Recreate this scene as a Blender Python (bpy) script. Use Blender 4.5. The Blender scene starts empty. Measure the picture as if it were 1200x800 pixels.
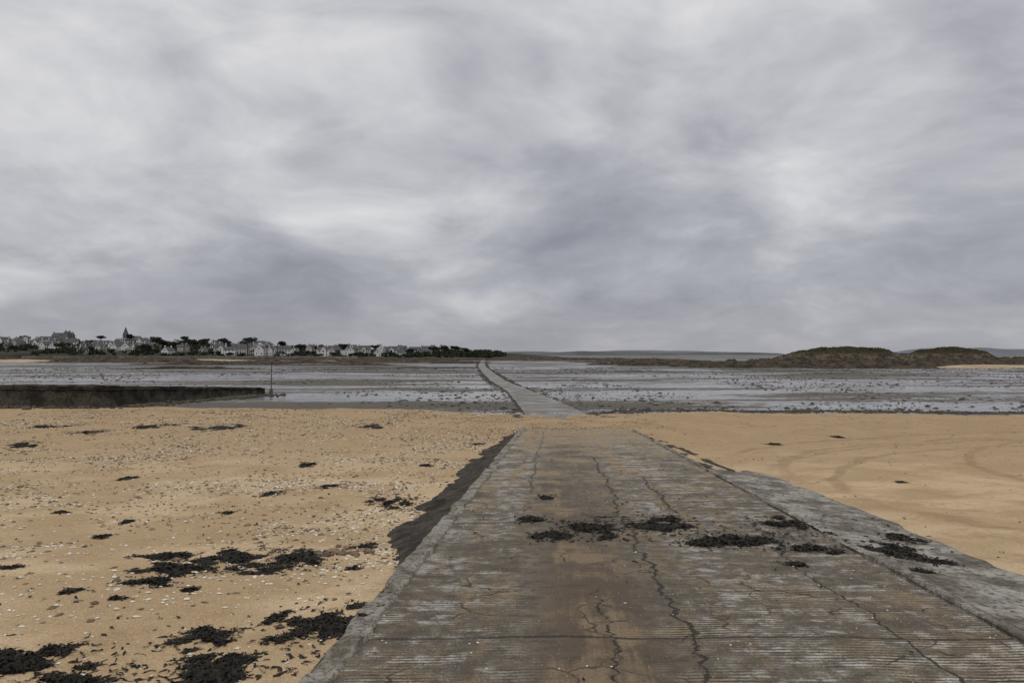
import bpy, math, random
import numpy as np
random.seed(7); rng=np.random.RandomState(11)
scene=bpy.context.scene
F=867.0; EYE=1.7
# ------------------------------------------------------------ noise
_tab=np.random.RandomState(3).rand(256,256)
def vn(x,y):
    x=np.asarray(x,float); y=np.asarray(y,float)
    xi=np.floor(x).astype(int); yi=np.floor(y).astype(int)
    fx=x-xi; fy=y-yi; fx=fx*fx*(3-2*fx); fy=fy*fy*(3-2*fy)
    a=_tab[xi%256,yi%256]; b=_tab[(xi+1)%256,yi%256]; c=_tab[xi%256,(yi+1)%256]; d=_tab[(xi+1)%256,(yi+1)%256]
    return (a*(1-fx)+b*fx)*(1-fy)+(c*(1-fx)+d*fx)*fy
def fbm(x,y,o=4):
    s=0;a=.5;t=0
    for i in range(o):
        s=s+a*vn(x*2**i+17.3*i,y*2**i+9.1*i); t+=a; a*=.5
    return s/t
def sst(a,b,x):
    t=np.clip((np.asarray(x,float)-a)/(b-a),0,1); return t*t*(3-2*t)
# ------------------------------------------------------------ terrain
PD=[-60,0,34,45,60,100,200,6000]; PZ=[2.84,0,-1.61,-1.85,-2.0,-2.15,-2.3,-2.3]
def prof(d): return np.interp(d,PD,PZ)
def uloc(x,d): return x-(0.85+.0588*d)
def ground_z(x,d):
    x=np.asarray(x,float); d=np.asarray(d,float)
    z=prof(d); u=uloc(x,d)
    L=np.interp(d,[-50,7,10,26,31.5,34],[.05,.05,.34,.31,.03,-.05])
    R=np.interp(d,[-50,14,18,28,31.5,34],[.24,.24,.34,.31,.03,-.05])
    deep=np.interp(d,[-50,29.5,34],[.16,.10,-.06])
    off=np.where(u<-2.25,L,np.where(u>3.0,R,deep))
    off=off*np.where(d>60,0,1)
    n=(fbm(x*.35,d*.35,4)-.5)*.20*sst(2.3,3.4,np.abs(u))+(fbm(x*2.1+5,d*2.1,3)-.5)*.07*sst(2.2,2.6,np.abs(u))
    n=n*(1-sst(45,60,d))+ (fbm(x*.12,d*.06,4)-.5)*.22*sst(45,60,d)*(1-sst(150,400,d))
    n=n+np.where((np.abs(u)<3)&(d>28),(fbm(x*1.1,d*1.1,4)-.5)*.20*sst(28,33,d),0)
    return z-off+n
def deck_z(x,d): return -.0473*np.asarray(d,float)
def apron_n(U,D): return -.018-(U-2.36)*.08+(fbm(U*2,D*1.2,4)-.5)*.04
def surf_z(x,d):
    g=ground_z(x,d); u=uloc(x,d)
    return np.where((u>-2.32)&(u<2.34)&(d<36),np.maximum(g,deck_z(x,d)+(fbm(u*1.2,d*1.2,4)-.5)*.03),
           np.where((u>=2.34)&(u<3.7)&(d<16.3),np.maximum(g,deck_z(x,d)+apron_n(u,d)),g))
def hit(px,py):
    dx=(px-600)/F; dz=(414-py)/F
    d=np.concatenate([np.arange(2,30,.01),np.arange(30,400,.05)])
    s=surf_z(dx*d,d); k=np.argmax(EYE+dz*d<s)
    return dx*d[k],d[k],float(s[k])
# ------------------------------------------------------------ material helpers
class M:
    def __init__(s,name,world=False):
        if world: s.nt=name.node_tree
        else:
            s.mat=bpy.data.materials.new(name); s.mat.use_nodes=True; s.nt=s.mat.node_tree
        s.nt.nodes.clear()
    def n(s,t,**k):
        n=s.nt.nodes.new(t)
        for a,b in k.items(): setattr(n,a,b)
        return n
    def put(s,sock,v):
        if isinstance(v,bpy.types.NodeSocket): s.nt.links.new(v,sock)
        elif v is not None:
            if isinstance(v,(tuple,list)) and len(v)==3 and sock.type=='RGBA': v=(*v,1)
            sock.default_value=v
    def m(s,op,a,b=None,c=None,clamp=False):
        n=s.n('ShaderNodeMath',operation=op,use_clamp=clamp)
        for i,v in enumerate((a,b,c)):
            if v is not None: s.put(n.inputs[i],v)
        return n.outputs[0]
    def v(s,op,a,b=None):
        n=s.n('ShaderNodeVectorMath',operation=op); s.put(n.inputs[0],a)
        if b is not None:
            if op=='SCALE': s.put(n.inputs[3],b)
            else: s.put(n.inputs[1],b)
        return n.outputs['Value'] if op in('DOT_PRODUCT','LENGTH','DISTANCE') else n.outputs[0]
    def noise(s,vec,scale,detail=4,rough=.55,dist=0,col=False):
        n=s.n('ShaderNodeTexNoise'); s.put(n.inputs['Vector'],vec); n.inputs['Scale'].default_value=scale
        n.inputs['Detail'].default_value=detail; n.inputs['Roughness'].default_value=rough; n.inputs['Distortion'].default_value=dist
        return n.outputs['Color' if col else 'Fac']
    def vor(s,vec,scale,out='Distance',feat='F1'):
        n=s.n('ShaderNodeTexVoronoi',feature=feat); s.put(n.inputs['Vector'],vec); n.inputs['Scale'].default_value=scale
        return n.outputs[out]
    def rng(s,x,a,b,c=0.,d=1.,smooth=True):
        n=s.n('ShaderNodeMapRange',interpolation_type='SMOOTHSTEP' if smooth else 'LINEAR')
        s.put(n.inputs[0],x)
        for i,v in enumerate((a,b,c,d)): s.put(n.inputs[i+1],v)
        return n.outputs[0]
    def mix(s,f,a,b,mode='MIX'):
        n=s.n('ShaderNodeMix',data_type='RGBA',blend_type=mode); s.put(n.inputs[0],f); s.put(n.inputs[6],a); s.put(n.inputs[7],b)
        return n.outputs[2]
    def xyz(s,v):
        n=s.n('ShaderNodeSeparateXYZ'); s.put(n.inputs[0],v); return n.outputs
    def comb(s,x,y,z):
        n=s.n('ShaderNodeCombineXYZ')
        for i,v in enumerate((x,y,z)): s.put(n.inputs[i],v)
        return n.outputs[0]
    def obj(s): return s.n('ShaderNodeTexCoord').outputs['Object']
    def bump(s,h,strength=.5,dist=.02,normal=None):
        n=s.n('ShaderNodeBump'); s.put(n.inputs['Strength'],strength); n.inputs['Distance'].default_value=dist
        s.put(n.inputs['Height'],h)
        if normal is not None: s.put(n.inputs['Normal'],normal)
        return n.outputs[0]
    def out(s,color,rough=.9,normal=None,spec=.3):
        b=s.n('ShaderNodeBsdfPrincipled'); s.put(b.inputs['Base Color'],color); s.put(b.inputs['Roughness'],rough)
        s.put(b.inputs['Specular IOR Level'],spec)
        if normal is not None: s.put(b.inputs['Normal'],normal)
        o=s.n('ShaderNodeOutputMaterial'); s.nt.links.new(b.outputs[0],o.inputs[0]); return s.mat
def simple(name,c1,c2,scale,rough=.9,bd=.02,bs=0,spec=.3,detail=3):
    m=M(name); p=m.obj(); f=m.noise(p,scale,detail,.6)
    f=m.rng(f,.3,.7); col=m.mix(f,c1,c2)
    return m.out(col,rough,None,spec)
def mk(name,verts,faces,mats,idx=None,smooth=False,parent=None):
    me=bpy.data.meshes.new(name); me.from_pydata([tuple(v) for v in verts] if not isinstance(verts,np.ndarray) else verts.tolist(),[],faces if not isinstance(faces,np.ndarray) else faces.tolist())
    for m in (mats if isinstance(mats,(list,tuple)) else [mats]): me.materials.append(m)
    if idx is not None: me.polygons.foreach_set('material_index',np.asarray(idx,dtype=np.int32))
    if smooth: me.polygons.foreach_set('use_smooth',[True]*len(me.polygons))
    me.update(); o=bpy.data.objects.new(name,me); scene.collection.objects.link(o)
    if parent: o.parent=parent
    return o
def gridfaces(nr,nc):
    i=np.arange(nr-1)[:,None]*nc+np.arange(nc-1)[None,:]; i=i.ravel()
    return np.stack([i,i+1,i+nc+1,i+nc],1)
def empty(name):
    e=bpy.data.objects.new(name,None); scene.collection.objects.link(e); return e
# ------------------------------------------------------------ ground
k=7.06; X=6*np.sinh(k*np.linspace(-1,1,560))+0.5; 
t=np.linspace(-.42,1,600); Y=9+5.0*np.sinh(7.3*t)
XX,YY=np.meshgrid(X,Y); ZZ=ground_z(XX,YY)
V=np.stack([XX,YY,ZZ],-1).reshape(-1,3)
def build_ground():
    m=M('sand_and_mudflat')
    p=m.obj(); a=m.n('ShaderNodeAttribute',attribute_name='zones').outputs['Color']
    sc=m.n('ShaderNodeSeparateColor'); m.put(sc.inputs[0],a); sand_a,weed_a,n1=sc.outputs[0],sc.outputs[1],sc.outputs[2]
    nf=m.noise(p,1.3,6,.68); n2=m.noise(p,8,4,.72); n3=m.noise(p,70,2,.6)
    mask=m.rng(m.m('ADD',sand_a,m.m('MULTIPLY',m.m('SUBTRACT',nf,.5),.9)),.42,.58)
    xs=m.xyz(p); yd=xs[1]
    sand=m.mix(m.rng(n1,.3,.7),(.40,.29,.17),(.55,.415,.262))
    sand=m.mix(m.m('MULTIPLY',m.rng(m.m('ADD',m.m('MULTIPLY',nf,.6),m.m('MULTIPLY',n2,.4)),.47,.62),.55),sand,(.28,.195,.112))
    sand=m.mix(m.m('MULTIPLY',m.rng(n3,.48,.72),.55),sand,(.22,.155,.095))
    sand=m.mix(m.m('MULTIPLY',m.rng(n3,.5,.32),.4),sand,(.64,.53,.39))
    damp=m.m('MULTIPLY',m.rng(yd,12.,32.),m.rng(n1,.36,.6,.3,.8)); sand=m.mix(damp,sand,(.31,.22,.13))
    v=m.vor(p,17.); litter=m.m('MULTIPLY',m.rng(v,.10,.2,1.,0.),m.rng(n1,.45,.62,.05,.9))
    lc=m.mix(m.rng(m.vor(p,17.,'Color'),.3,.7),(.09,.065,.045),(.66,.62,.55))
    sand=m.mix(m.m('MULTIPLY',litter,m.rng(xs[0],0.,4.,.9,.2)),sand,lc)
    tr=None
    for cx,cy,R,w in ((20.5,14.5,14.3,.17),(20.5,14.5,16.0,.17),(24,9,18.4,.15),(24,9,20.1,.15),(30,12,19.2,.13)):
        r=m.v('DISTANCE',m.comb(xs[0],xs[1],0.),(cx,cy,0.))
        q=m.m('ABSOLUTE',m.m('SUBTRACT',m.m('ADD',r,m.m('MULTIPLY',m.m('SUBTRACT',n1,.5),.4)),R))
        b=m.rng(q,w*.5,w*1.5,1.,0.); tr=b if tr is None else m.m('MAXIMUM',tr,b)
    tr=m.m('MULTIPLY',tr,m.rng(m.m('SUBTRACT',xs[0],m.m('MULTIPLY',xs[1],.06)),5.0,6.0))
    sand=m.mix(m.m('MULTIPLY',tr,m.rng(nf,.3,.6,.25,.65)),sand,(.27,.19,.11))
    # mud
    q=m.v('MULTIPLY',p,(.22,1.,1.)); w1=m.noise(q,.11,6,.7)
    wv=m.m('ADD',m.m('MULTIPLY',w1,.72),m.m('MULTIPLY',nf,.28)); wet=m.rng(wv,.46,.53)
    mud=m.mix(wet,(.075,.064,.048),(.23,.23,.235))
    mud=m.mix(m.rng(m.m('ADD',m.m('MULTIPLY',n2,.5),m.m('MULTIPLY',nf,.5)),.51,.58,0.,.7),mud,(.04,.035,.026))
    wd=m.rng(m.m('ADD',weed_a,m.m('MULTIPLY',m.m('SUBTRACT',nf,.5),1.5)),.4,.6)
    mud=m.mix(wd,mud,(.03,.027,.02))
    col=m.mix(mask,mud,sand)
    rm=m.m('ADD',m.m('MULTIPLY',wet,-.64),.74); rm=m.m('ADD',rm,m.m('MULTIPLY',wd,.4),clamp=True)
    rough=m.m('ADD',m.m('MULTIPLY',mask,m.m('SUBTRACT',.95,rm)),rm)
    h=m.m('ADD',m.m('MULTIPLY',m.noise(p,7,4,.72),1.2),m.m('MULTIPLY',n3,.12))
    h=m.m('SUBTRACT',h,m.m('MULTIPLY',tr,.5))
    st=m.m('SUBTRACT',.75,m.m('MULTIPLY',m.m('MULTIPLY',wet,m.m('SUBTRACT',1.,mask)),.66))
    nrm=m.bump(h,st,.05)
    spec=m.m('SUBTRACT',.5,m.m('MULTIPLY',mask,.4))
    return m.out(col,rough,nrm,spec)
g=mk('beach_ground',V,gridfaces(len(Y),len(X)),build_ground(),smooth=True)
def bound(x): return np.interp(x,[-60,-6,-1,4,8,60],[51,47,42,40.5,42.5,43])+ (fbm(x*.2,x*0+3,3)-.5)*4
xf=V[:,0]; yf=V[:,1]
sand=1-sst(-1.5,1.5,yf-bound(xf))
def ell(cx,cy,rx,ry): return np.clip(1.4-((xf-cx)/rx)**2-((yf-cy)/ry)**2,0,1)
for e in ((-165,385,34,40),(-330,400,60,45),(190,270,45,30),(150,232,30,9),(-90,420,30,12),(420,600,200,60)): sand=np.maximum(sand,ell(*e))
weed=.22*sst(44,60,yf)
weed=np.maximum(weed,.62*np.exp(-((yf-bound(xf)-2.0)/1.3)**2)*(xf>5))
weed=np.maximum(weed,.55*sst(90,160,yf)*(1-sst(420,520,yf))*(fbm(xf*.02,yf*.03,3)>.5))
weed=np.maximum(weed,.5*sst(300,480,yf))
n1v=np.clip((fbm(xf*.8,yf*.8,6)-.5)*1.25+.5,0,1)
ca=g.data.color_attributes.new('zones','FLOAT_COLOR','POINT')
ca.data.foreach_set('color',np.stack([sand,weed,n1v,0*sand+1],1).ravel())
# ------------------------------------------------------------ slipway
def deckmat():
    m=M('grooved_concrete'); p=m.n('ShaderNodeAttribute',attribute_name='uvw').outputs['Vector']
    xs=m.xyz(p); u,d=xs[0],xs[1]
    n1=m.noise(p,.9,5,.68); n2=m.noise(p,6,5,.75); n3=m.noise(p,55,3,.7)
    lon=m.noise(m.v('MULTIPLY',p,(2.6,.14,1.)),1.,5,.7)
    mixn=m.m('ADD',m.m('MULTIPLY',n1,.5),m.m('MULTIPLY',n2,.5))
    base=m.mix(m.rng(mixn,.38,.62),(.11,.092,.07),(.25,.225,.18))
    base=m.mix(m.rng(lon,.42,.62,0.,.75),base,(.08,.063,.045))
    side=m.rng(m.m('ABSOLUTE',m.m('ADD',u,.5)),.4,1.1)
    str_=m.noise(m.v('MULTIPLY',p,(.8,2.6,1.)),1.6,6,.76)
    pale=m.m('MULTIPLY',m.rng(m.m('ADD',m.m('MULTIPLY',str_,.5),m.m('MULTIPLY',mixn,.5)),.49,.57),m.m('MAXIMUM',side,m.rng(d,9.,22.,0.,.5)))
    base=m.mix(m.m('MULTIPLY',pale,.85),base,(.50,.485,.45))
    band=m.m('MULTIPLY',m.rng(m.m('ABSOLUTE',m.m('ADD',m.m('ADD',u,.55),m.m('MULTIPLY',m.m('SUBTRACT',m.m('ADD',m.m('MULTIPLY',n1,.6),m.m('MULTIPLY',n2,.4)),.5),1.2))),.15,.72,1.,0.),m.rng(d,5.,14.,1.,.35))
    base=m.mix(m.m('MULTIPLY',band,.9),base,m.mix(m.rng(n3,.35,.65),(.052,.036,.025),(.15,.105,.074)))
    base=m.mix(m.m('MULTIPLY',m.rng(str_,.48,.36),.7),base,(.06,.053,.03))
    sandy=m.m('MULTIPLY',m.rng(m.m('ADD',m.m('MULTIPLY',lon,.5),m.m('MULTIPLY',n1,.5)),.48,.58),m.rng(d,4.,26.,.6,1.))
    base=m.mix(sandy,base,(.30,.225,.14))
    base=m.mix(m.m('MULTIPLY',m.rng(d,17.,31.,0.,1.),m.rng(mixn,.35,.55,.3,.95)),base,(.34,.255,.16))
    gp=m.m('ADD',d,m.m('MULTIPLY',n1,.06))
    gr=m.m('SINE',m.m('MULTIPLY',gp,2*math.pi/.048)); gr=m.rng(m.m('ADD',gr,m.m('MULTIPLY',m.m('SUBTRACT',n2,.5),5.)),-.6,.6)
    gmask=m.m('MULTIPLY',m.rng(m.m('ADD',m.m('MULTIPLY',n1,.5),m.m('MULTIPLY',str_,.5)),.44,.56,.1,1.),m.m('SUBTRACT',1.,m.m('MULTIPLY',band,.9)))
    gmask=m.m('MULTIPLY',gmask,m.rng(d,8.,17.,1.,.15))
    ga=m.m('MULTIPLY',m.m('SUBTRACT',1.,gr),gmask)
    base=m.mix(m.m('MULTIPLY',ga,.85),base,(.038,.031,.023))  # groove shade and dirt painted as dark stripes; the bump leaves grooves out
    dj=m.m('ADD',m.m('ADD',d,1.5),m.m('MULTIPLY',m.m('SUBTRACT',n1,.5),.16))
    jm=m.m('ABSOLUTE',m.m('SUBTRACT',m.m('MODULO',dj,4.4),2.2)); j=m.rng(jm,.006,.03,1.,0.)
    cr=None
    for x0,amp,sc,a,b,w in ((.05,.75,.55,4.0,19.,.014),(.8,.6,.8,10.,14.5,.016),(-1.3,.6,.7,12.,30.,.010),(1.5,.6,.5,3.,8.,.008),(-.5,.9,.6,3.,6.5,.007)):
        wv=m.m('MULTIPLY',m.m('SUBTRACT',m.noise(m.comb(x0*9,d,0.),sc,5,.74),.5),amp)
        q=m.m('ABSOLUTE',m.m('SUBTRACT',m.m('SUBTRACT',u,x0),wv))
        ww=m.m('MULTIPLY',m.rng(n2,.35,.65,.2,2.2),w)
        c=m.m('MULTIPLY',m.m('LESS_THAN',q,ww),m.m('MULTIPLY',m.rng(d,a,a+.4),m.rng(d,b-.4,b,1.,0.)))
        cr=c if cr is None else m.m('MAXIMUM',cr,c)
    # fine map-cracking in patches
    vd=m.vor(m.v('ADD',p,m.v('SCALE',m.noise(p,3.,2,.6,col=True),.35)),1.5,feat='DISTANCE_TO_EDGE')
    cr=m.m('MAXIMUM',cr,m.m('MULTIPLY',m.rng(vd,.006,.016,1.,0.),m.rng(m.m('ADD',m.m('MULTIPLY',lon,.5),m.m('MULTIPLY',n1,.5)),.50,.56,0.,.75)))
    cj=m.m('MAXIMUM',m.m('MULTIPLY',j,m.rng(n2,.4,.55,.25,.9)),cr)
    base=m.mix(m.m('MULTIPLY',cj,.9),base,(.02,.018,.014))
    base=m.mix(m.m('MULTIPLY',m.rng(n3,.52,.66),.75),base,(.045,.037,.028))
    base=m.mix(m.rng(n3,.40,.30,0.,.6),base,(.47,.44,.38))
    h=m.m('ADD',m.m('MULTIPLY',n3,.35),m.m('MULTIPLY',n2,.7)); h=m.m('SUBTRACT',h,m.m('MULTIPLY',cj,1.2))
    return m.out(base,m.rng(n1,.3,.7,.7,.9),m.bump(h,.9,.025),.2)
def roughconc(name,c1,c2,c3,sc=3.,bd=.03,rough=.85):
    m=M(name); p=m.obj(); n1=m.noise(p,sc,5,.72); n2=m.noise(p,sc*9,4,.75)
    c=m.mix(m.rng(n1,.38,.62),c1,c2); c=m.mix(m.rng(n2,.48,.62,0.,.85),c,c3)
    return m.out(c,rough,m.bump(m.m('ADD',n1,n2),.9,bd),.2)
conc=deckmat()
kerbm=roughconc('kerb_concrete',(.13,.115,.09),(.34,.32,.28),(.07,.058,.045),3)
apm=roughconc('apron_concrete',(.115,.10,.08),(.36,.345,.315),(.06,.05,.04),1.5)
darkm=roughconc('weedy_dark_concrete',(.028,.024,.019),(.10,.084,.066),(.014,.013,.011),3,.05)
slip=empty('concrete_slipway')
def strip(name,us,ds,zf,mat,attr=False,skirt=None,uf=None):
    U,D=np.meshgrid(us,ds); Zr=zf(U,D)
    U2=U+(uf(U,D) if uf else 0)
    vs=np.stack([U2+.85+.0588*D,D,-.0473*D+Zr],-1).reshape(-1,3)
    o=mk(name,vs,gridfaces(len(ds),len(us)),mat,smooth=True,parent=slip)
    if attr:
        at=o.data.attributes.new('uvw','FLOAT_VECTOR','POINT')
        at.data.foreach_set('vector',np.stack([U,D,Zr*0],-1).reshape(-1,3).ravel())
    return o
ds=np.concatenate([np.arange(-8,3,.2),np.arange(3,12,.04),np.arange(12,37,.15)])
us=np.linspace(-2.16,2.33,90)
def dz(U,D):
    return (fbm(U*1.2,D*1.2,4)-.5)*.03-.012*((U/2.2)**2)-.05*(U>2.32)
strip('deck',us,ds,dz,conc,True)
kus=np.array([-2.375,-2.345,-2.32,-2.27,-2.21,-2.165,-2.155,-2.13])
def kz(U,D):
    z=.018+(fbm(U*6,D*3,4)-.5)*.045-.045*sst(.72,.9,vn(D*1.9,D*0+2))-.03*sst(.7,.9,vn(D*5.3,D*0+7))
    z=np.where(U<-2.33,z-.02,z); z=np.where(U<-2.36,-.35,z); z=np.where(U>-2.14,-.1,z); return z
strip('left_kerb',kus,ds,kz,kerbm,uf=lambda U,D:(fbm(D*2.3,D*0+4,4)-.5)*.07)
dl=np.arange(-4,37,.12)
def fz(U,D): t=(-2.33-U); return -.04-t*.36+(fbm(U*2.5,D*1.5,4)-.5)*.2*np.clip(t*4,0,1)
strip('left_flank',np.linspace(-3.7,-2.33,18),dl,fz,darkm)
da=np.arange(-8,17.2,.06)
def az(U,D):
    z=apron_n(U,D)
    ch=.25*sst(16.0,17.0,D+(fbm(U*3,D*2,3)-.5)*1.5); z=z-ch
    z=np.where(U>3.72,z-.35,z); return z
strip('right_apron',np.concatenate([[2.345],np.linspace(2.38,3.70,18),[3.74]]),da,az,apm,uf=lambda U,D:(fbm(D*1.7,D*0+8,4)-.5)*.22*sst(3.2,3.7,U))
def lz(U,D): return np.where((U<2.34)|(U>2.45),-.2,.002+(fbm(U*7,D*4,3)-.5)*.03-.04*sst(.55,.8,vn(D*1.4,D*0+5)))
strip('right_lip',np.array([2.335,2.35,2.38,2.41,2.44,2.46]),np.arange(-8,36,.08),lz,kerbm,uf=lambda U,D:(fbm(D*2.1,D*0+14,4)-.5)*.04)
def rz(U,D): t=(U-2.46); return -.05-t*.30+(fbm(U*2.5+9,D*1.5,4)-.5)*.24*np.clip(t*4,0,1)
strip('right_flank',np.linspace(2.46,3.95,18),np.arange(15.4,37,.12),rz,darkm)
# ------------------------------------------------------------ causeway
ccx=np.array([(2.75,36),(2.5,41),(1.85,54),(.9,69),(-1.1,91),(-3.9,132),(-8.8,217),(-13,320),(-17,450)])
WD=[37,58,72,90,450]; WW=[3.6,3.0,2.4,2.05,2.5]
dd=np.concatenate([np.arange(37.5,100,.4),np.arange(100,450,3.)])
cx=np.interp(dd,ccx[:,1],ccx[:,0]); cx=np.convolve(np.pad(cx,4,'edge'),np.ones(9)/9,'valid')
wid=np.interp(dd,WD,WW)*(1+.08*(fbm(dd*.5,dd*0,3)-.5))
cols=np.array([-.74,-.58,-.5,-.3,0,.3,.5,.62,.86]); zo=np.array([-.4,-.12,.0,.03,.04,.03,0,-.12,-.4])
UU=cols[None,:]*wid[:,None]; 
cz=prof(dd)[:,None]+.15*sst(39,46,dd)[:,None]+zo[None,:]+(fbm(UU*1.+cx[:,None],dd[:,None]+UU*0,3)-.5)*.14*(np.abs(cols)>.4)[None,:]
cv=np.stack([cx[:,None]+UU,dd[:,None]+UU*0,cz],-1).reshape(-1,3)
cf=gridfaces(len(dd),9); ci=[0 if (i%8) in(2,3,4,5) else 1 for i in range(len(cf))]
def cwm():
    m=M('wet_causeway_concrete'); p=m.obj(); n1=m.noise(p,.5,6,.7); n2=m.noise(p,4,4,.7)
    c=m.mix(m.rng(n1,.38,.62),(.10,.09,.074),(.24,.23,.21)); c=m.mix(m.rng(n2,.48,.64,0.,.7),c,(.065,.055,.042))
    return m.out(c,m.rng(n1,.3,.7,.6,.35),m.bump(n2,.5,.03),.4)
mk('causeway_road',cv,cf,[cwm(),darkm],ci,smooth=True)
# ------------------------------------------------------------ scatters
ph=(1+5**.5)/2
ICO=np.array([(-1,ph,0),(1,ph,0),(-1,-ph,0),(1,-ph,0),(0,-1,ph),(0,1,ph),(0,-1,-ph),(0,1,-ph),(ph,0,-1),(ph,0,1),(-ph,0,-1),(-ph,0,1)])/1.9
ICF=np.array([(0,11,5),(0,5,1),(0,1,7),(0,7,10),(0,10,11),(1,5,9),(5,11,4),(11,10,2),(10,7,6),(7,1,8),(3,9,4),(3,4,2),(3,2,6),(3,6,8),(3,8,9),(4,9,5),(2,4,11),(6,2,10),(8,6,7),(9,8,1)])
OCT=np.array([(1,0,0),(0,1,0),(-1,0,0),(0,-1,0),(0,0,1),(0,0,-1)],float)
OCF=np.array([(0,1,4),(1,2,4),(2,3,4),(3,0,4),(1,0,5),(2,1,5),(3,2,5),(0,3,5)])
def scatter(name,pos,size,flat,mat,base=(ICO,ICF),jit=.25,smooth=False,elong=1.6):
    B,Fc=base; n=len(pos); a=rng.rand(n)*6.283; c,s=np.cos(a),np.sin(a)
    L=B[None]*(1+(rng.rand(n,len(B),1)-.5)*2*jit)*size[:,None,None]
    ex=1+rng.rand(n)*(elong-1); L[:,:,0]*=ex[:,None]; L[:,:,2]*=(flat*(.6+.8*rng.rand(n)))[:,None]
    x=L[:,:,0]*c[:,None]-L[:,:,1]*s[:,None]; y=L[:,:,0]*s[:,None]+L[:,:,1]*c[:,None]
    W=np.stack([x,y,L[:,:,2]],-1)+pos[:,None,:]
    fs=(Fc[None]+(np.arange(n)*len(B))[:,None,None]).reshape(-1,3)
    return mk(name,W.reshape(-1,3),fs,mat,smooth=smooth)
def pts(n,xr,dr,dens,power=1.):
    x=rng.uniform(xr[0],xr[1],n); d=dr[0]+(dr[1]-dr[0])*rng.rand(n)**power
    k=rng.rand(n)<dens(x,d); return x[k],d[k]
shellm=simple('shell_white',(.50,.46,.39),(.78,.75,.68),8,.6)
pebm=simple('pebble_brown',(.07,.052,.036),(.25,.175,.11),9,.8)
weedrock=simple('weedy_rock',(.022,.020,.015),(.085,.072,.052),1.2,.7)
def dl_(x,d): return np.clip((fbm(x*.45,d*.45,4)-.40)*5,.10,1)*(uloc(x,d)<-2.45)*np.interp(d,[3,5,8,18,30,40],[.6,.9,1,.65,.2,.12])
x,d=pts(110000,(-28,2),(3,43),dl_,1.45); z=ground_z(x,d)
sz=.006+.018*rng.rand(len(x))**2.8+.0005*d; scatter('shell_fragments',np.stack([x,d,z+sz*.25],1),sz,.45,shellm,(OCT,OCF),.35)
x,d=pts(44000,(-28,2),(3,47),dl_,1.1); z=ground_z(x,d)
sz=.008+.03*rng.rand(len(x))**4+.0010*d; scatter('beach_pebbles',np.stack([x,d,z+sz*.15],1),sz,.45,pebm,(OCT,OCF),jit=.35)
def dr_(x,d): return np.clip((fbm(x*.4+7,d*.4,4)-.5)*3,.03,.5)*(uloc(x,d)>3.8)
x,d=pts(9000,(3,32),(5,43),dr_,1.1); z=ground_z(x,d)
sz=.007+.018*rng.rand(len(x))**2+.0004*d; scatter('beach_pebbles',np.stack([x,d,z+sz*.15],1),sz,.4,pebm,(OCT,OCF))
x,d=pts(5000,(-2,7),(3,36),lambda x,d:(np.abs(uloc(x,d))<2.2)*np.clip((fbm(x,d,3)-.4)*4,.1,1),1.2)
sz=.003+.006*rng.rand(len(x))**3; scatter('grit_on_slipway',np.stack([x,d,surf_z(x,d)+.002],1),sz,.6,shellm,(OCT,OCF))
x,d=pts(6000,(-3,7),(28,44),lambda x,d:np.clip((fbm(x*.8,d*.8,3)-.42)*4,.05,1),1.); z=surf_z(x,d)
sz=.012+.03*rng.rand(len(x))**3; scatter('beach_pebbles',np.stack([x,d,z+.005],1),sz,.5,pebm,(OCT,OCF))
def dm(x,d):
    cw=np.interp(d,ccx[:,1],ccx[:,0]); b=bound(x)
    c=np.clip((fbm(x*.1,d*.07,5)-.42)*6,.0,1)*np.clip(.35+(fbm(x*.5+3,d*.5,3)-.4)*4,0,1)
    return c*(np.abs(x-cw)>2.3)*(d>b+.3)*(np.abs(x)<.85*d+10)
x,d=pts(60000,(-150,170),(43,210),dm,1.7); z=ground_z(x,d)
sz=.035+.17*rng.rand(len(x))**4.5+.0005*d; scatter('mudflat_stones',np.stack([x,d,z+sz*.12],1),sz,.36,weedrock,(OCT,OCF),.35)
x=rng.uniform(5,70,5000); d=bound(x)+rng.randn(5000)*.6+1.6; z=ground_z(x,d)
sz=.04+.11*rng.rand(5000)**3; scatter('strandline_stones',np.stack([x,d,z+.02],1),sz,.5,weedrock,(OCT,OCF),.35)
d=39+rng.rand(3000)**1.6*330; s=np.sign(rng.rand(3000)-.3); x=np.interp(d,ccx[:,1],ccx[:,0])+s*(np.interp(d,WD,WW)*.5+.25+np.abs(rng.randn(3000))*.35)
scatter('causeway_rocks',np.stack([x,d,prof(d)+.0],1),.05+.16*rng.rand(3000)**3,.6,weedrock)
# ------------------------------------------------------------ seaweed
def swmat():
    m=M('seaweed'); p=m.obj(); return m.out(m.mix(m.rng(m.noise(p,14,3),.4,.7),(.006,.006,.005),(.028,.022,.013)),.62,None,.25)
swm=swmat()
def ribbons(x,y,z0,hh,ln,w,zf=None):
    n=len(x); b=rng.rand(n)*6.283; R=[]
    for s in range(4):
        nx,ny=-np.sin(b),np.cos(b); ww=w*(.6,1.2,1.1,.3)[s]
        zz=z0+hh+rng.uniform(-.004,.006,n); tw=rng.uniform(-.006,.006,n)
        R.append(np.stack([x-nx*ww,y-ny*ww,zz+tw],1)); R.append(np.stack([x+nx*ww,y+ny*ww,zz-tw],1))
        x=x+np.cos(b)*ln*.33; y=y+np.sin(b)*ln*.33; b=b+rng.uniform(-1.1,1.1,n); hh=hh*rng.uniform(.3,1.1,n)
    P=np.stack(R,1).reshape(-1,3); q=(np.arange(n)*8)[:,None,None]+np.array([(0,1,3,2),(2,3,5,4),(4,5,7,6)])[None]
    return P,q.reshape(-1,4)
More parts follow.
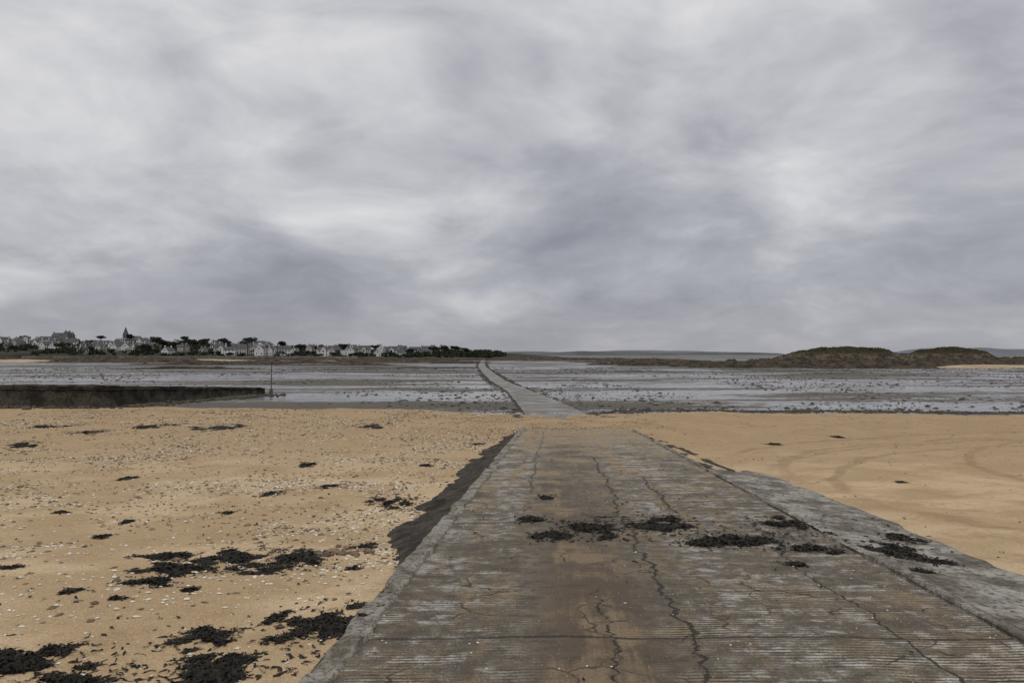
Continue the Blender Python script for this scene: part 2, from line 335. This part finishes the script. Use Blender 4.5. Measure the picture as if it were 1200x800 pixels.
def weed_mesh(name,cx,cy,rx,ry,h,n,seed,wd=.005):
    fr=1.7; 
    def dens(x,y):
        a=(x-cx)/rx; b=(y-cy)/ry; return (fbm(a*fr+seed*3.7,b*fr+seed*1.9,5)-.5)*3.2+.55-(a*a+b*b)**.5*.8
    N=34; gx,gy=np.meshgrid(np.linspace(-1.5,1.5,N),np.linspace(-1.5,1.5,N)); gx=cx+gx*rx; gy=cy+gy*ry
    dn=dens(gx,gy); gz=surf_z(gx,gy)+np.clip(dn,-.4,1)*h*(.6+.8*rng.rand(N,N))+.004-.02*(dn<0)
    Vv=np.stack([gx,gy,gz],-1).reshape(-1,3); Fq=gridfaces(N,N); keep=(dn.ravel()[Fq]>-.12).any(1); Fq=Fq[keep]
    m_=n*5; x=cx+rng.uniform(-1.8,1.8,m_)*rx; y=cy+rng.uniform(-1.8,1.8,m_)*ry; dd_=dens(x,y)
    kp=rng.rand(m_)<np.clip(dd_*3+.35,0.02,1); x=x[kp][:n*2];y=y[kp][:n*2];dd_=np.clip(dd_[kp][:n*2],0,1)
    P,Q=ribbons(x,y,surf_z(x,y)+.006,dd_*h*(.5+.9*rng.rand(len(x))),rng.uniform(.02,.075,len(x))*(1+min(rx,.5)),wd*rng.uniform(.5,1.6,len(x)))
    return mk(name,np.concatenate([Vv,P]),[tuple(r) for r in Fq.tolist()]+[tuple(r) for r in (Q+len(Vv)).tolist()],swm)
clumps=[(622,608,22,5),(690,620,46,16),(757,614,68,15),(645,628,30,7),(860,630,62,13),(922,615,44,18),(950,643,50,6),(820,636,28,5),(1048,645,40,20),(1052,630,28,7),(1095,657,32,7),(1078,668,16,3),(640,582,14,4),(930,660,16,3),
 (275,654,64,28),(345,651,58,16),(303,667,44,11),(195,652,46,7),(207,668,54,11),(178,681,38,6),(375,729,72,40),(328,747,20,8),(240,745,58,17),(42,772,92,24),(244,788,140,28),(90,797,80,14),(85,692,14,8),(463,587,36,10),(180,499,34,4),(262,500,44,4),(105,507,20,4),(32,522,26,4),(320,578,18,4),(437,500,30,4),(60,500,30,4),(385,570,14,3),(12,664,20,4),(120,628,16,3),(428,640,20,6),(560,520,10,3),(905,520,10,2),(980,512,8,2),(1055,565,7,3),(140,700,9,3),(225,690,12,3),(415,665,14,4),(150,610,10,2),(75,600,12,2),(265,600,12,2),(235,770,22,6),(150,560,14,3),(500,545,10,3),(360,545,12,3)]
for i,(px,py,w,h) in enumerate(clumps):
    x,d,z=hit(px,py); rx=w*.52*d/F; ry=max(rx*.3,min(h*.5*d*d/(F*1.85),rx*1.6)); n=int(min(1100,max(40,rx*ry*14000+60)))
    weed_mesh('seaweed_clump',x,d,rx,ry,min(.055,.014+rx*.13),n,i+1,.0035+.0006*d)
def scr(n,xr,dr,dens,pw):
    x,d=pts(n,xr,dr,dens,pw); return ribbons(x,d,surf_z(x,d)+.006,rng.rand(len(x))*.012,rng.uniform(.015,.07,len(x))*(1+d*.03),rng.uniform(.002,.008,len(x))+.0005*d)
S=[scr(21000,(-28,2),(3,46),lambda x,d:(uloc(x,d)<-2.4)*np.clip((fbm(x*.5+20,d*.7,4)-.48)*5,.02,1),1.2),
 scr(2000,(3,30),(5,44),lambda x,d:(uloc(x,d)>3.7)*np.clip((fbm(x*.4+2,d*.7,4)-.52)*5,.01,.8),1.),
 scr(3600,(-2,7),(4,30),lambda x,d:(uloc(x,d)>-2.3)*(uloc(x,d)<3.6)*(np.exp(-((d-9.0)/1.7)**2)+.08)*np.clip((fbm(x*1.2,d*1.2,3)-.4)*4,.05,1),1.)]
o_=0;PV=[];QV=[]
for P,Q in S: PV.append(P);QV.append(Q+o_);o_+=len(P)
mk('seaweed_scraps',np.concatenate(PV),np.concatenate(QV),swm)
x,d,z=hit(402,647); n=60
xx=x+rng.randn(n)*.2; yy=d+rng.randn(n)*.2
scatter('stone_heap',np.stack([xx,yy,ground_z(xx,yy)+.01],1),.015+.05*rng.rand(n)**2,.6,pebm)
# ------------------------------------------------------------ stone jetty + beacon
jm_=roughconc('jetty_stone',(.022,.019,.015),(.075,.064,.05),(.012,.012,.01),1.,.08)
jp=np.array([(-110,43,.1),(-60,47,-.2),(-27,49.5,-.42),(-22.6,67,-1.35)])
tt=np.concatenate([np.linspace(0,1,60),np.linspace(1,2,90)[1:],np.linspace(2,3,50)[1:]])
jx=np.interp(tt,[0,1,2,3],jp[:,0]); jy=np.interp(tt,[0,1,2,3],jp[:,1]); jz=np.interp(tt,[0,1,2,3],jp[:,2])
tx=np.gradient(jx);ty=np.gradient(jy);L=np.hypot(tx,ty);nx=ty/L;ny=-tx/L
vs=[];nc=9
for i in range(len(tt)):
    hgt=jz[i]-(prof(jy[i])-.1)
    for o,f in ((.9,0),(.45,.18),(.3,.5),(.22,.82),(.3,.83),(.28,1.0),(-.2,1.0),(-2.6,.97),(-3.0,0)):
        j=(fbm(i*.5+f*9,f*7+o,3)-.5)*.28*(1 if f<1 else .35)
        vs.append((jx[i]+nx[i]*(o+j),jy[i]+ny[i]*(o+j),prof(jy[i])-.15+hgt*f+(vn(i*.9,f*5)-.5)*.12))
jf=[tuple(r) for r in gridfaces(len(tt),nc)]; jf.append(tuple(range((len(tt)-1)*nc,len(tt)*nc)))
mk('stone_jetty',vs,jf,jm_)
i=rng.randint(60,len(tt),1500); o=.9+np.abs(rng.randn(1500))*.8; xx=jx[i]+nx[i]*o+rng.randn(1500)*.2; yy=jy[i]+ny[i]*o
scatter('jetty_boulders',np.stack([xx,yy,ground_z(xx,yy)+.03],1),.05+.22*rng.rand(1500)**3,.6,weedrock)
def tube(p0,p1,r0,r1,n=8):
    p0=np.array(p0,float);p1=np.array(p1,float);a=p1-p0;a/=np.linalg.norm(a);b=np.cross(a,(1,0,0) if abs(a[0])<.9 else (0,1,0));b/=np.linalg.norm(b);c=np.cross(a,b)
    v=[tuple(P+r*(math.cos(t)*b+math.sin(t)*c)) for P,r in((p0,r0),(p1,r1)) for t in np.arange(n)*2*math.pi/n]
    return v,[(i,(i+1)%n,n+(i+1)%n,n+i) for i in range(n)]+[tuple(range(n))[::-1],tuple(range(n,2*n))]
def join(parts):
    V=[];Fs=[];I=[]
    for v,f,m in parts:
        q=len(V);V+=list(v);Fs+=[tuple(q+j for j in t) for t in f];I+=[m]*len(f)
    return V,Fs,I
polem=simple('weathered_pole',(.05,.05,.045),(.13,.12,.10),6)
bx,by=-21.9,67.3
V_,F_,I_=join([(*tube((bx,by,-2.3),(bx+.03,by,.9),.055,.04),0),(*tube((bx+.03,by,.9),(bx+.03,by,1.15),.12,.02),0),(*tube((bx+.03,by,.65),(bx+.03,by,.9),.02,.12),0),(*tube((bx-.15,by,-.6),(bx+.2,by,-.6),.025,.025),0),(*tube((bx,by,-2.3),(bx,by,-1.5),.18,.15),0)])
mk('beacon_pole',V_,F_,polem,I_)
# ------------------------------------------------------------ reefs and islands
reefm=roughconc('reef_rock',(.03,.025,.019),(.11,.086,.062),(.016,.014,.011),.35,.3)
def islandmat():
    m=M('island_rock_and_turf'); p=m.obj(); ge=m.n('ShaderNodeNewGeometry')
    n1=m.noise(p,.22,5,.7); n2=m.noise(p,1.1,5,.75); rock=m.mix(m.rng(n1,.35,.65),(.045,.037,.029),(.19,.15,.11)); rock=m.mix(m.rng(n2,.48,.6,0.,.85),rock,(.028,.024,.019))
    turf=m.mix(m.rng(n2,.38,.62),(.017,.018,.009),(.062,.056,.026))
    turf=m.mix(m.rng(n1,.5,.62,0.,.6),turf,(.07,.052,.03))
    zz=m.xyz(ge.outputs['Position'])[2]
    f=m.rng(m.m('ADD',m.m('MULTIPLY',zz,.24),m.m('MULTIPLY',m.m('ADD',n1,n2),1.1)),1.42,1.62)
    low=m.rng(zz,-1.8,-.6,1.,0.); c=m.mix(f,rock,turf); c=m.mix(m.m('MULTIPLY',low,.75),c,(.022,.02,.015))
    return m.out(c,.9,m.bump(m.m('ADD',n1,n2),1.,.6),.15)
im=islandmat()
def mound(name,cx,cy,lx,ly,h,mat,seed,rug=.6,nx=150,ny=50,sc=.12,power=1.,base=-2.3,jag=.12,noisy=.6,plat=False):
    u=np.linspace(-1,1,nx);v=np.linspace(-1,1,ny);U,Vv=np.meshgrid(u,v)
    x=cx+U*lx;y=cy+Vv*ly; e=np.clip(1-(U**2+Vv**2)*(1+noisy*(fbm(x*.09+seed,y*.09,3)-.5)),0,1)**power
    n=fbm(x*sc+seed*13,y*sc+seed*7,5); rd=1-np.abs(2*fbm(x*sc*2.3+seed,y*sc*2.3+seed*3,4)-1)
    z=base-.5+ (e*(1-rug)+e**.5*rug*(n*1.3+rd*.6-.55))*h*1.25+.4*e
    if plat: z=base-.5+(e**.62*(.74+.85*(n-.5)*(1.1-e))+.30*e**.5*(rd-.35))*h*1.1+.5*e
    z=z+(rng.rand(*z.shape)-.5)*jag
    return mk(name,np.stack([x,y,z],-1).reshape(-1,3),gridfaces(ny,nx),mat)
def at(px,d): return (px-600)/F*d
mound('rocky_island',at(988,262),262,27,15,6.3,im,1,.5,260,110,.14,1.,jag=.4,plat=True)
mound('rocky_island',at(1115,350),350,23,14,7.0,im,2,.5,220,110,.13,1.,jag=.45,plat=True)
mound('rocky_island',at(1330,520),520,60,30,6,im,9,.45,150,60,.06,1.,jag=.3,plat=True)
for i,(px,d,lx,ly,h,s_) in enumerate([(905,235,34,9,2.3,.3),(1010,230,36,8,2.1,.3),(810,240,26,6,1.9,.3),(760,262,24,6,1.5,.3),(860,222,20,5,1.6,.3),(1085,270,30,10,2.2,.3),(1180,310,36,12,2.4,.3),(1060,232,20,6,2.0,.3),(700,420,70,12,1.5,.16),(760,330,40,9,1.3,.16),(1250,260,30,7,1.8,.3),(870,205,18,4,1.0,.3),(960,205,24,5,1.3,.3),(1030,200,20,4,1.1,.3),
   (460,330,50,8,1.2,.16),(330,300,42,8,1.4,.16),(250,260,36,6,1.2,.16),(170,330,55,9,1.7,.16),(60,360,60,10,1.8,.16),(400,250,30,5,.9,.16),(520,420,60,10,1.6,.16),(540,300,14,5,.8,.16),(300,430,80,10,2.0,.16),(-60,420,90,14,2.2,.16),(120,440,80,10,2.2,.16),(620,520,80,12,1.5,.16),(500,200,20,4,.6,.16),(220,190,24,4,.7,.16)]):
    mound('rock_reef',at(px,d),d,lx,ly,h,reefm,i+3,.85,180,36,s_,jag=.25)
bankm=simple('bank_sand',(.30,.23,.15),(.42,.33,.22),.2)
mound('sand_bank',at(1165,208),208,24,8,.95,bankm,40,.3,80,30,.05,jag=.02)
mound('sand_bank',at(250,372),372,34,14,1.2,bankm,41,.3,80,30,.05,jag=.02)
mound('sand_bank',at(20,345),345,28,12,1.1,bankm,42,.3,80,30,.05,jag=.02)
# ------------------------------------------------------------ village hill
RX=[-1500,-900,-550,-370,-300,-230,-130,-37,10,60]; RZ=[12,13,13,11.8,8.8,5.8,3.8,2.0,.5,-3]
def hill_z(x,y):
    x=np.asarray(x,float);y=np.asarray(y,float)
    sh=492+ (fbm(x*.012,x*0+1,3)-.5)*60
    s=.30*sst(0,10,y-sh)+.70*sst(5,300,y-sh)**.9
    s=s*(1-.5*sst(950,1300,y))
    r=np.interp(x,RX,RZ)+2.6
    return -2.7+r*s+(fbm(x*.03,y*.03,4)-.5)*2.2*s
hx=np.linspace(-1500,70,300);hy=np.concatenate([np.linspace(450,600,70),np.linspace(605,1350,60)]);HX,HY=np.meshgrid(hx,hy)
def hillmat():
    m=M('coastal_vegetation'); p=m.obj(); z=m.xyz(p)[2]; n=m.noise(p,.05,5,.7); n2=m.noise(p,.4,4,.7)
    c=m.mix(m.rng(n,.35,.65),(.024,.028,.02),(.06,.056,.038)); c=m.mix(m.rng(n2,.45,.65,0.,.8),c,(.02,.02,.016))
    c=m.mix(m.rng(m.m('ADD',z,m.m('MULTIPLY',n2,1.5)),-.9,.2,1.,0.),c,m.mix(m.rng(n2,.4,.6),(.09,.075,.058),(.028,.024,.02)))
    return m.out(c,.95,None,.1)
mk('village_hill',np.stack([HX,HY,hill_z(HX,HY)],-1).reshape(-1,3),gridfaces(len(hy),len(hx)),hillmat(),smooth=True)
white=simple('white_render',(.50,.50,.50),(.72,.71,.69),.12); cream=simple('cream_render',(.28,.27,.25),(.44,.41,.37),.3)
granite=simple('granite_wall',(.12,.115,.11),(.22,.205,.185),.5); slate=simple('slate_roof',(.04,.043,.05),(.085,.09,.10),.6,.6)
glass=simple('window_glass',(.02,.025,.03),(.05,.055,.06),.5,.2); wood=simple('painted_door',(.08,.10,.14),(.12,.14,.18),1)
def box(x0,x1,y0,y1,z0,z1):
    return [(x0,y0,z0),(x1,y0,z0),(x1,y1,z0),(x0,y1,z0),(x0,y0,z1),(x1,y0,z1),(x1,y1,z1),(x0,y1,z1)],[(0,3,2,1),(4,5,6,7),(0,1,5,4),(1,2,6,5),(2,3,7,6),(3,0,4,7)]
def house(name,x,y,z,w,dp,h,rot,wall,gable=False,chim=2,pitch=.95,scl=.8):
    P=[]; rh=dp*.5*pitch
    bw=[(-w/2,-dp/2,-3),(w/2,-dp/2,-3),(w/2,dp/2,-3),(-w/2,dp/2,-3),(-w/2,-dp/2,h),(w/2,-dp/2,h),(w/2,dp/2,h),(-w/2,dp/2,h),(-w/2,0,h+rh-.12),(w/2,0,h+rh-.12)]
    P.append((bw,[(0,1,5,4),(2,3,7,6),(1,2,6,9,5),(3,0,4,8,7)],0))
    e=.35; rr=[(-w/2-e,-dp/2-e,h-e*pitch*.9),(w/2+e,-dp/2-e,h-e*pitch*.9),(w/2+e,0,h+rh),(-w/2-e,0,h+rh),(w/2+e,dp/2+e,h-e*pitch*.9),(-w/2-e,dp/2+e,h-e*pitch*.9)]
    P.append((rr,[(0,1,2,3),(3,2,4,5)],1))
    for c in range(chim):
        cx_=(-w/2+.7) if c==0 else (w/2-.7); P.append((*box(cx_-.45,cx_+.45,-.4,.4,h+rh*.5,h+rh+1.3),0))
    nw=max(2,int(w/2.6)); fl=2 if h>4.2 else 1
    for s in(-1,1):
        for f_ in range(fl):
            for i_ in range(nw):
                cx_=-w/2+w*(i_+.5)/nw; z0=.9+2.7*f_
                if f_==0 and i_==nw//2: P.append((*box(cx_-.5,cx_+.5,s*dp/2-.04,s*dp/2+.04,0,2.1),3))
                else: P.append((*box(cx_-.5,cx_+.5,s*dp/2-.04,s*dp/2+.04,z0,z0+1.35),2))
        P.append((*box(s*w/2-.04,s*w/2+.04,-.5,.5,h-.2,h+1.0),2))
        for o_ in(-dp*.27,dp*.27): P.append((*box(s*w/2-.04,s*w/2+.04,o_-.45,o_+.45,1,2.3),2))
    if gable:
        g0=-dp/2-1.2; gw=2.2; P.append(([(-gw,g0,-3),(gw,g0,-3),(gw,g0,h+.4),(0,g0,h+2.6),(-gw,g0,h+.4),(-gw,0,-3),(gw,0,-3),(gw,0,h+.4),(0,0,h+2.6),(-gw,0,h+.4)],[(0,1,2,3,4),(1,6,7,2),(5,0,4,9)],0))
        P.append(([(-gw-.2,g0-.2,h+.25),(0,g0-.2,h+2.75),(gw+.2,g0-.2,h+.25),(-gw-.2,0,h+.25),(0,0,h+2.75),(gw+.2,0,h+.25)],[(0,1,4,3),(1,2,5,4)],1))
        for zz in(1,3.7): P.append((*box(-.6,.6,g0-.05,g0+.05,zz,zz+1.4),2))
    V_,F_,I_=join(P); o=mk(name,V_,F_,[wall,slate,glass,wood],I_); o.location=(x,y,z); o.rotation_euler=(0,0,rot); o.scale=(scl,scl,scl); return o
hs=[]
def addh(px,d,w,h,wall,gable=False,rot=None,name='village_house'):
    x=at(px,d); z=float(hill_z(x,d)); house(name,x,d,z,w,w*.62 if w<16 else 9,h,rot if rot is not None else rng.choice([rng.uniform(-.6,.6),rng.uniform(1.1,1.9)]),wall,gable,rng.randint(1,3)); hs.append((x,d))
R_=random.Random(5)
for px,d,w,h,wl,gb in [(305,545,13,6,0,1),(318,550,10,5.5,0,1),(333,560,11,6,0,0),(345,575,9,5,0,1),(270,550,10,5,0,0),(258,595,12,6,0,1),(378,545,10,6,0,1),(392,570,11,5,1,0),(148,590,12,6,0,1),(136,620,10,5,0,0),(197,540,11,4,0,0),(160,640,10,5,0,1),(97,560,10,4,0,0),(118,595,10,5,1,1),(285,600,11,6,1,0),(412,560,11,5,0,0),(427,595,12,6,1,1),(442,560,10,4,0,0),(457,600,12,5,0,1),(472,570,10,4,1,0),(486,610,11,5,0,0),(499,580,10,4,1,0),(365,610,11,6,1,1),(238,580,9,4,1,0),(215,620,11,5,1,0),(20,640,12,6,1,0),(45,660,12,6,0,1),(5,670,12,6,0,0),(62,640,10,5,1,0),(84,660,12,6,0,0)]:
    addh(px,d,w,h,[white,cream][wl],bool(gb))
for i in range(130):
    px=R_.uniform(-160,520); d=R_.uniform(600,820); x=at(px,d)
    if all((x-a)**2+(d-b)**2>14**2 for a,b in hs): addh(px,d,R_.uniform(8,14),R_.choice([3.2,4.5,5.5,6]),R_.choice([white,white,cream,granite]),R_.random()<.35)
addh(74,745,24,9,granite,True,0.1,'manor_house'); addh(79,742,9,13,granite,False,1.5,'manor_house')
x0,y0=at(147,790),790; z0=float(hill_z(x0,y0)); P=[(*box(-3,3,-3,3,-3,12),0),([(-3.3,-3.3,12),(3.3,-3.3,12),(3.3,3.3,12),(-3.3,3.3,12),(0,0,24)],[(0,1,4),(1,2,4),(2,3,4),(3,0,4)],1)]
for s in(-1,1):
    for q in(-1,1): P.append(([(s*2.6-.6,q*2.6-.6,12),(s*2.6+.6,q*2.6-.6,12),(s*2.6+.6,q*2.6+.6,12),(s*2.6-.6,q*2.6+.6,12),(s*2.6,q*2.6,15.5)],[(0,1,4),(1,2,4),(2,3,4),(3,0,4)],0))
P.append((*box(-.7,.7,-3.06,-2.9,8,11),2))
P.append(([(3,-4.5,-3),(22,-4.5,-3),(22,4.5,-3),(3,4.5,-3),(3,-4.5,6),(22,-4.5,6),(22,4.5,6),(3,4.5,6),(3,0,10.8),(22,0,10.8)],[(0,1,5,4),(2,3,7,6),(1,2,6,9,5)],0))
P.append(([(2.9,-5,5.7),(22.3,-5,5.7),(22.3,0,11),(2.9,0,11),(22.3,5,5.7),(2.9,5,5.7)],[(0,1,2,3),(3,2,4,5)],1))
for i in range(4): P.append((*box(5.5+4*i-.5,5.5+4*i+.5,-4.56,-4.45,1.5,4.8),2))
V_,F_,I_=join(P); o=mk('church',V_,F_,[granite,slate,glass],I_); o.location=(x0,y0,z0); o.scale=(.7,.7,.78)
leaf=M('pine_foliage'); pp=leaf.obj(); leaf=leaf.out(leaf.mix(leaf.rng(leaf.noise(pp,.5,3),.35,.65),(.017,.022,.015),(.05,.055,.036)),.9,None,.1)
bark=simple('bark',(.05,.04,.03),(.10,.08,.06),2)
def leafquads(c,r,n,s):
    c=np.array(c)[None]; v=rng.randn(n,3); v/=np.linalg.norm(v,axis=1)[:,None]; P=c+v*(rng.rand(n,1)**.4)*np.array(r)[None]
    a=rng.randn(n,3);a/=np.linalg.norm(a,axis=1)[:,None]; b=np.cross(a,rng.randn(n,3)); b/=np.linalg.norm(b,axis=1)[:,None]
    q=np.stack([P+a*s,P+b*s*.8,P-a*s*.7,P-b*s*.9],1)*1.0
    return q.reshape(-1,3)
def pine(px,d,H,W,lean=0):
    x=at(px,d); z=float(hill_z(x,d)); P=[]; H=H*.76; W=W*.85
    P.append((*tube((x,d,z-1),(x+lean*.6,d,z+H*.5),.45,.3,6),0)); P.append((*tube((x+lean*.6,d,z+H*.5),(x+lean,d,z+H*.8),.3,.12,6),0))
    n=rng.randint(6,9); qs=[]
    for i in range(n):
        a=i*2.4; rr=W*.5*(.25+.6*rng.rand()); e=(x+lean+math.cos(a)*rr,d+math.sin(a)*rr,z+H*(.66+.26*rng.rand()))
        P.append((*tube((x+lean*.7,d,z+H*.55),e,.16,.06,5),0)); qs.append(leafquads(e,(W*.24,W*.24,H*.10),90,.5))
    qs.append(leafquads((x+lean,d,z+H*.86),(W*.3,W*.3,H*.1),110,.5)); V_,F_,I_=join(P)
    q=np.concatenate(qs); k0=len(V_); nq=len(q)//4
    F_+= [(k0+4*i,k0+4*i+1,k0+4*i+2,k0+4*i+3) for i in range(nq)]; I_+=[1]*nq
    mk('pine_tree',V_+q.tolist(),F_,[bark,leaf],I_)
for a in [(290,560,18,17,0),(182,600,17,12,1),(205,560,13,10,-1),(215,590,18,12,1),(226,575,15,12,0),(238,620,15,11,0),(152,700,16,9,0),(350,560,12,11,1),(375,555,11,11,0),(402,600,12,10,0),(70,570,10,16,0),(262,640,15,12,1),(330,650,13,11,0),(508,560,10,10,0),(520,570,11,11,0),(532,580,10.5,10,1),(546,570,9,9,0),(28,760,11,9,0),(118,780,11,10,0),(440,640,10,9,0),(480,560,8,8,0),(192,560,14,11,0),(170,560,10,11,0)]: pine(*a)
qs=[]
for i in range(980):
    px=rng.uniform(-260,575) if i<820 else rng.uniform(470,590); d=rng.uniform(505,850) if i<820 else rng.uniform(540,760); x=at(px,d); z=float(hill_z(x,d)); s=rng.uniform(1.5,4.3)*(.6 if d<540 else 1)
    for j in range(3): qs.append(leafquads((x+rng.randn()*s*.8,d+rng.randn()*s*.5,z+s*.42+rng.rand()*s*.3),(s*.8,s*.75,s*.5),28,.7))
q=np.concatenate(qs); mk('village_trees',q,np.arange(len(q)).reshape(-1,4),leaf)
sw=[]
for a,b in((150,250),(255,352),(360,420),(20,110)):
    for p_ in np.arange(a,b,8):
        d=500.; xa,xb=at(p_,d),at(p_+8,d); yy=488+(fbm(np.array([xa*.012]),np.array([1.]),3)[0]-.5)*60; sw.append((*box(xa,xb-.02,yy,yy+1,-2.6,-.3+.3*rng.rand()),0))
V_,F_,I_=join(sw); mk('sea_wall',V_,F_,granite,I_)
# ------------------------------------------------------------ far land
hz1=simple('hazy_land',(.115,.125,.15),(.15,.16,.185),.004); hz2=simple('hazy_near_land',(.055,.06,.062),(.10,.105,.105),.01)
def ridge(name,d,x0,x1,h,mat,seed,n=200,dep=400,rough=.004):
    x=np.linspace(x0,x1,n); t=np.linspace(0,1,n); e=np.clip(np.sin(t*math.pi),0,1)**.35
    top=EYE+h*e*(.25+1.35*np.clip(fbm(x*rough+seed,x*0+seed,6)-.1,0,1)); vs=np.concatenate([np.stack([x,x*0+d,x*0-4],1),np.stack([x,x*0+d+dep*.3,top*.7],1),np.stack([x,x*0+d+dep*.5,top],1),np.stack([x,x*0+d+dep,x*0-4],1)])
    mk(name,vs,gridfaces(4,n),mat,smooth=True)
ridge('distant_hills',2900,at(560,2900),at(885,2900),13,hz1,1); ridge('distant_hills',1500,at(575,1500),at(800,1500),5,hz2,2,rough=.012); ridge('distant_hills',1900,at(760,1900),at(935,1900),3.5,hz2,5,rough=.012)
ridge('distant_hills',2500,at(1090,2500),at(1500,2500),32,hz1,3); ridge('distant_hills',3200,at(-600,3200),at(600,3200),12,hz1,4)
mk('sea_water',[(at(860,2300),2300,-2.15),(at(1700,2300),2300,-2.15),(at(1700,2300)*1.7,4400,-2.15),(at(860,2300)*1.2,4400,-2.15)],[(0,1,2,3)],simple('sea',(.10,.12,.14),(.14,.16,.18),.01,.25))
# ------------------------------------------------------------ sky / light
w=bpy.data.worlds.new('World'); scene.world=w; w.use_nodes=True
try: w.cycles.sampling_method='MANUAL'; w.cycles.sample_map_resolution=256
except Exception: pass
m=M(w,True); dirv=m.n('ShaderNodeTexCoord').outputs['Generated']
sunE,sunR=math.radians(48),math.radians(200)
sky=m.n('ShaderNodeTexSky',sky_type='NISHITA'); sky.sun_disc=False; sky.sun_elevation=sunE; sky.sun_rotation=sunR
b1=m.n('ShaderNodeBackground'); m.put(b1.inputs[0],sky.outputs[0]); b1.inputs[1].default_value=.08
xs=m.xyz(dirv); zc=m.m('MAXIMUM',xs[2],0.); den=m.m('ADD',zc,.36)
uv=m.comb(m.m('DIVIDE',xs[0],den),m.m('DIVIDE',xs[1],den),m.m('MULTIPLY',zc,1.6))
warp=m.v('SUBTRACT',m.noise(uv,1.6,2,.5,col=True),(.5,.5,.5))
wp=m.v('ADD',uv,m.v('SCALE',warp,.35))
n1=m.noise(m.v('MULTIPLY',wp,(1.,1.,1.25)),2.1,6,.54); n2=m.noise(wp,7.5,4,.55)
f=m.m('ADD',m.m('MULTIPLY',n1,.74),m.m('MULTIPLY',n2,.26))
dw=m.v('NORMALIZE',m.v('ADD',dirv,m.v('SCALE',warp,.20)))
acc=m.m('MULTIPLY',m.m('SUBTRACT',f,.5),1.0)
for px,py,r,a in [(925,125,6,.15),(490,270,4.5,.12),(385,160,4.5,.12),(50,50,10,.12),(10,275,7,.08),(250,80,8,.08),(700,20,5,.07),(880,290,6,.04),(180,215,11,-.10),(690,240,11,-.06),(1080,250,9,-.03),(760,110,7,-.03)]:
    v=np.array([(px-600)/F,1,(414-py)/F]); v/=np.linalg.norm(v)
    dt=m.v('DOT_PRODUCT',dw,tuple(v)); acc=m.m('ADD',acc,m.rng(dt,math.cos(math.radians(r*2.2)),1.,0.,a))
g1=m.m('ADD',m.m('ADD',acc,.51),m.rng(xs[2],.05,.45,-.02,.10))
g1=m.m('ADD',g1,m.rng(xs[2],.5,1.,0.,.5))
cr=m.n('ShaderNodeValToRGB'); m.put(cr.inputs[0],m.m('MULTIPLY',g1,.6)); E=cr.color_ramp.elements
E[0].position=.09; E[0].color=(.21,.212,.25,1); E[1].position=1.; E[1].color=(1.20,1.14,1.04,1)
for ps,c in((.20,(.297,.300,.346,1)),(.30,(.41,.413,.455,1)),(.42,(.62,.622,.645,1)),(.6,(.96,.94,.905,1))):
    e=E.new(ps); e.color=c
hzf=m.rng(xs[2],-.01,.10,1.,0.); cc=m.mix(m.m('MULTIPLY',hzf,.55),cr.outputs[0],(.345,.345,.378))
cc=m.mix(m.rng(xs[2],-.02,-.005,1.,0.),cc,(.2,.18,.15))
b2=m.n('ShaderNodeBackground'); m.put(b2.inputs[0],cc); b2.inputs[1].default_value=1.0
ms=m.n('ShaderNodeMixShader'); ms.inputs[0].default_value=.95; m.nt.links.new(b1.outputs[0],ms.inputs[1]); m.nt.links.new(b2.outputs[0],ms.inputs[2])
o=m.n('ShaderNodeOutputWorld'); m.nt.links.new(ms.outputs[0],o.inputs[0])
L=bpy.data.lights.new('sun','SUN'); L.energy=.9; L.angle=math.radians(25); L.color=(1,.94,.86); so=bpy.data.objects.new('sun',L); scene.collection.objects.link(so)
so.rotation_euler=(math.pi/2-sunE,0,math.pi-sunR)
cam=bpy.data.cameras.new('camera'); cam.lens=26; cam.sensor_width=36; cam.clip_end=12000; co=bpy.data.objects.new('camera',cam); scene.collection.objects.link(co)
co.location=(0,0,EYE); co.rotation_euler=(math.pi/2+math.atan(14/F),0,0); scene.camera=co
scene.view_settings.view_transform='Standard'; scene.view_settings.look='None'; scene.view_settings.exposure=0
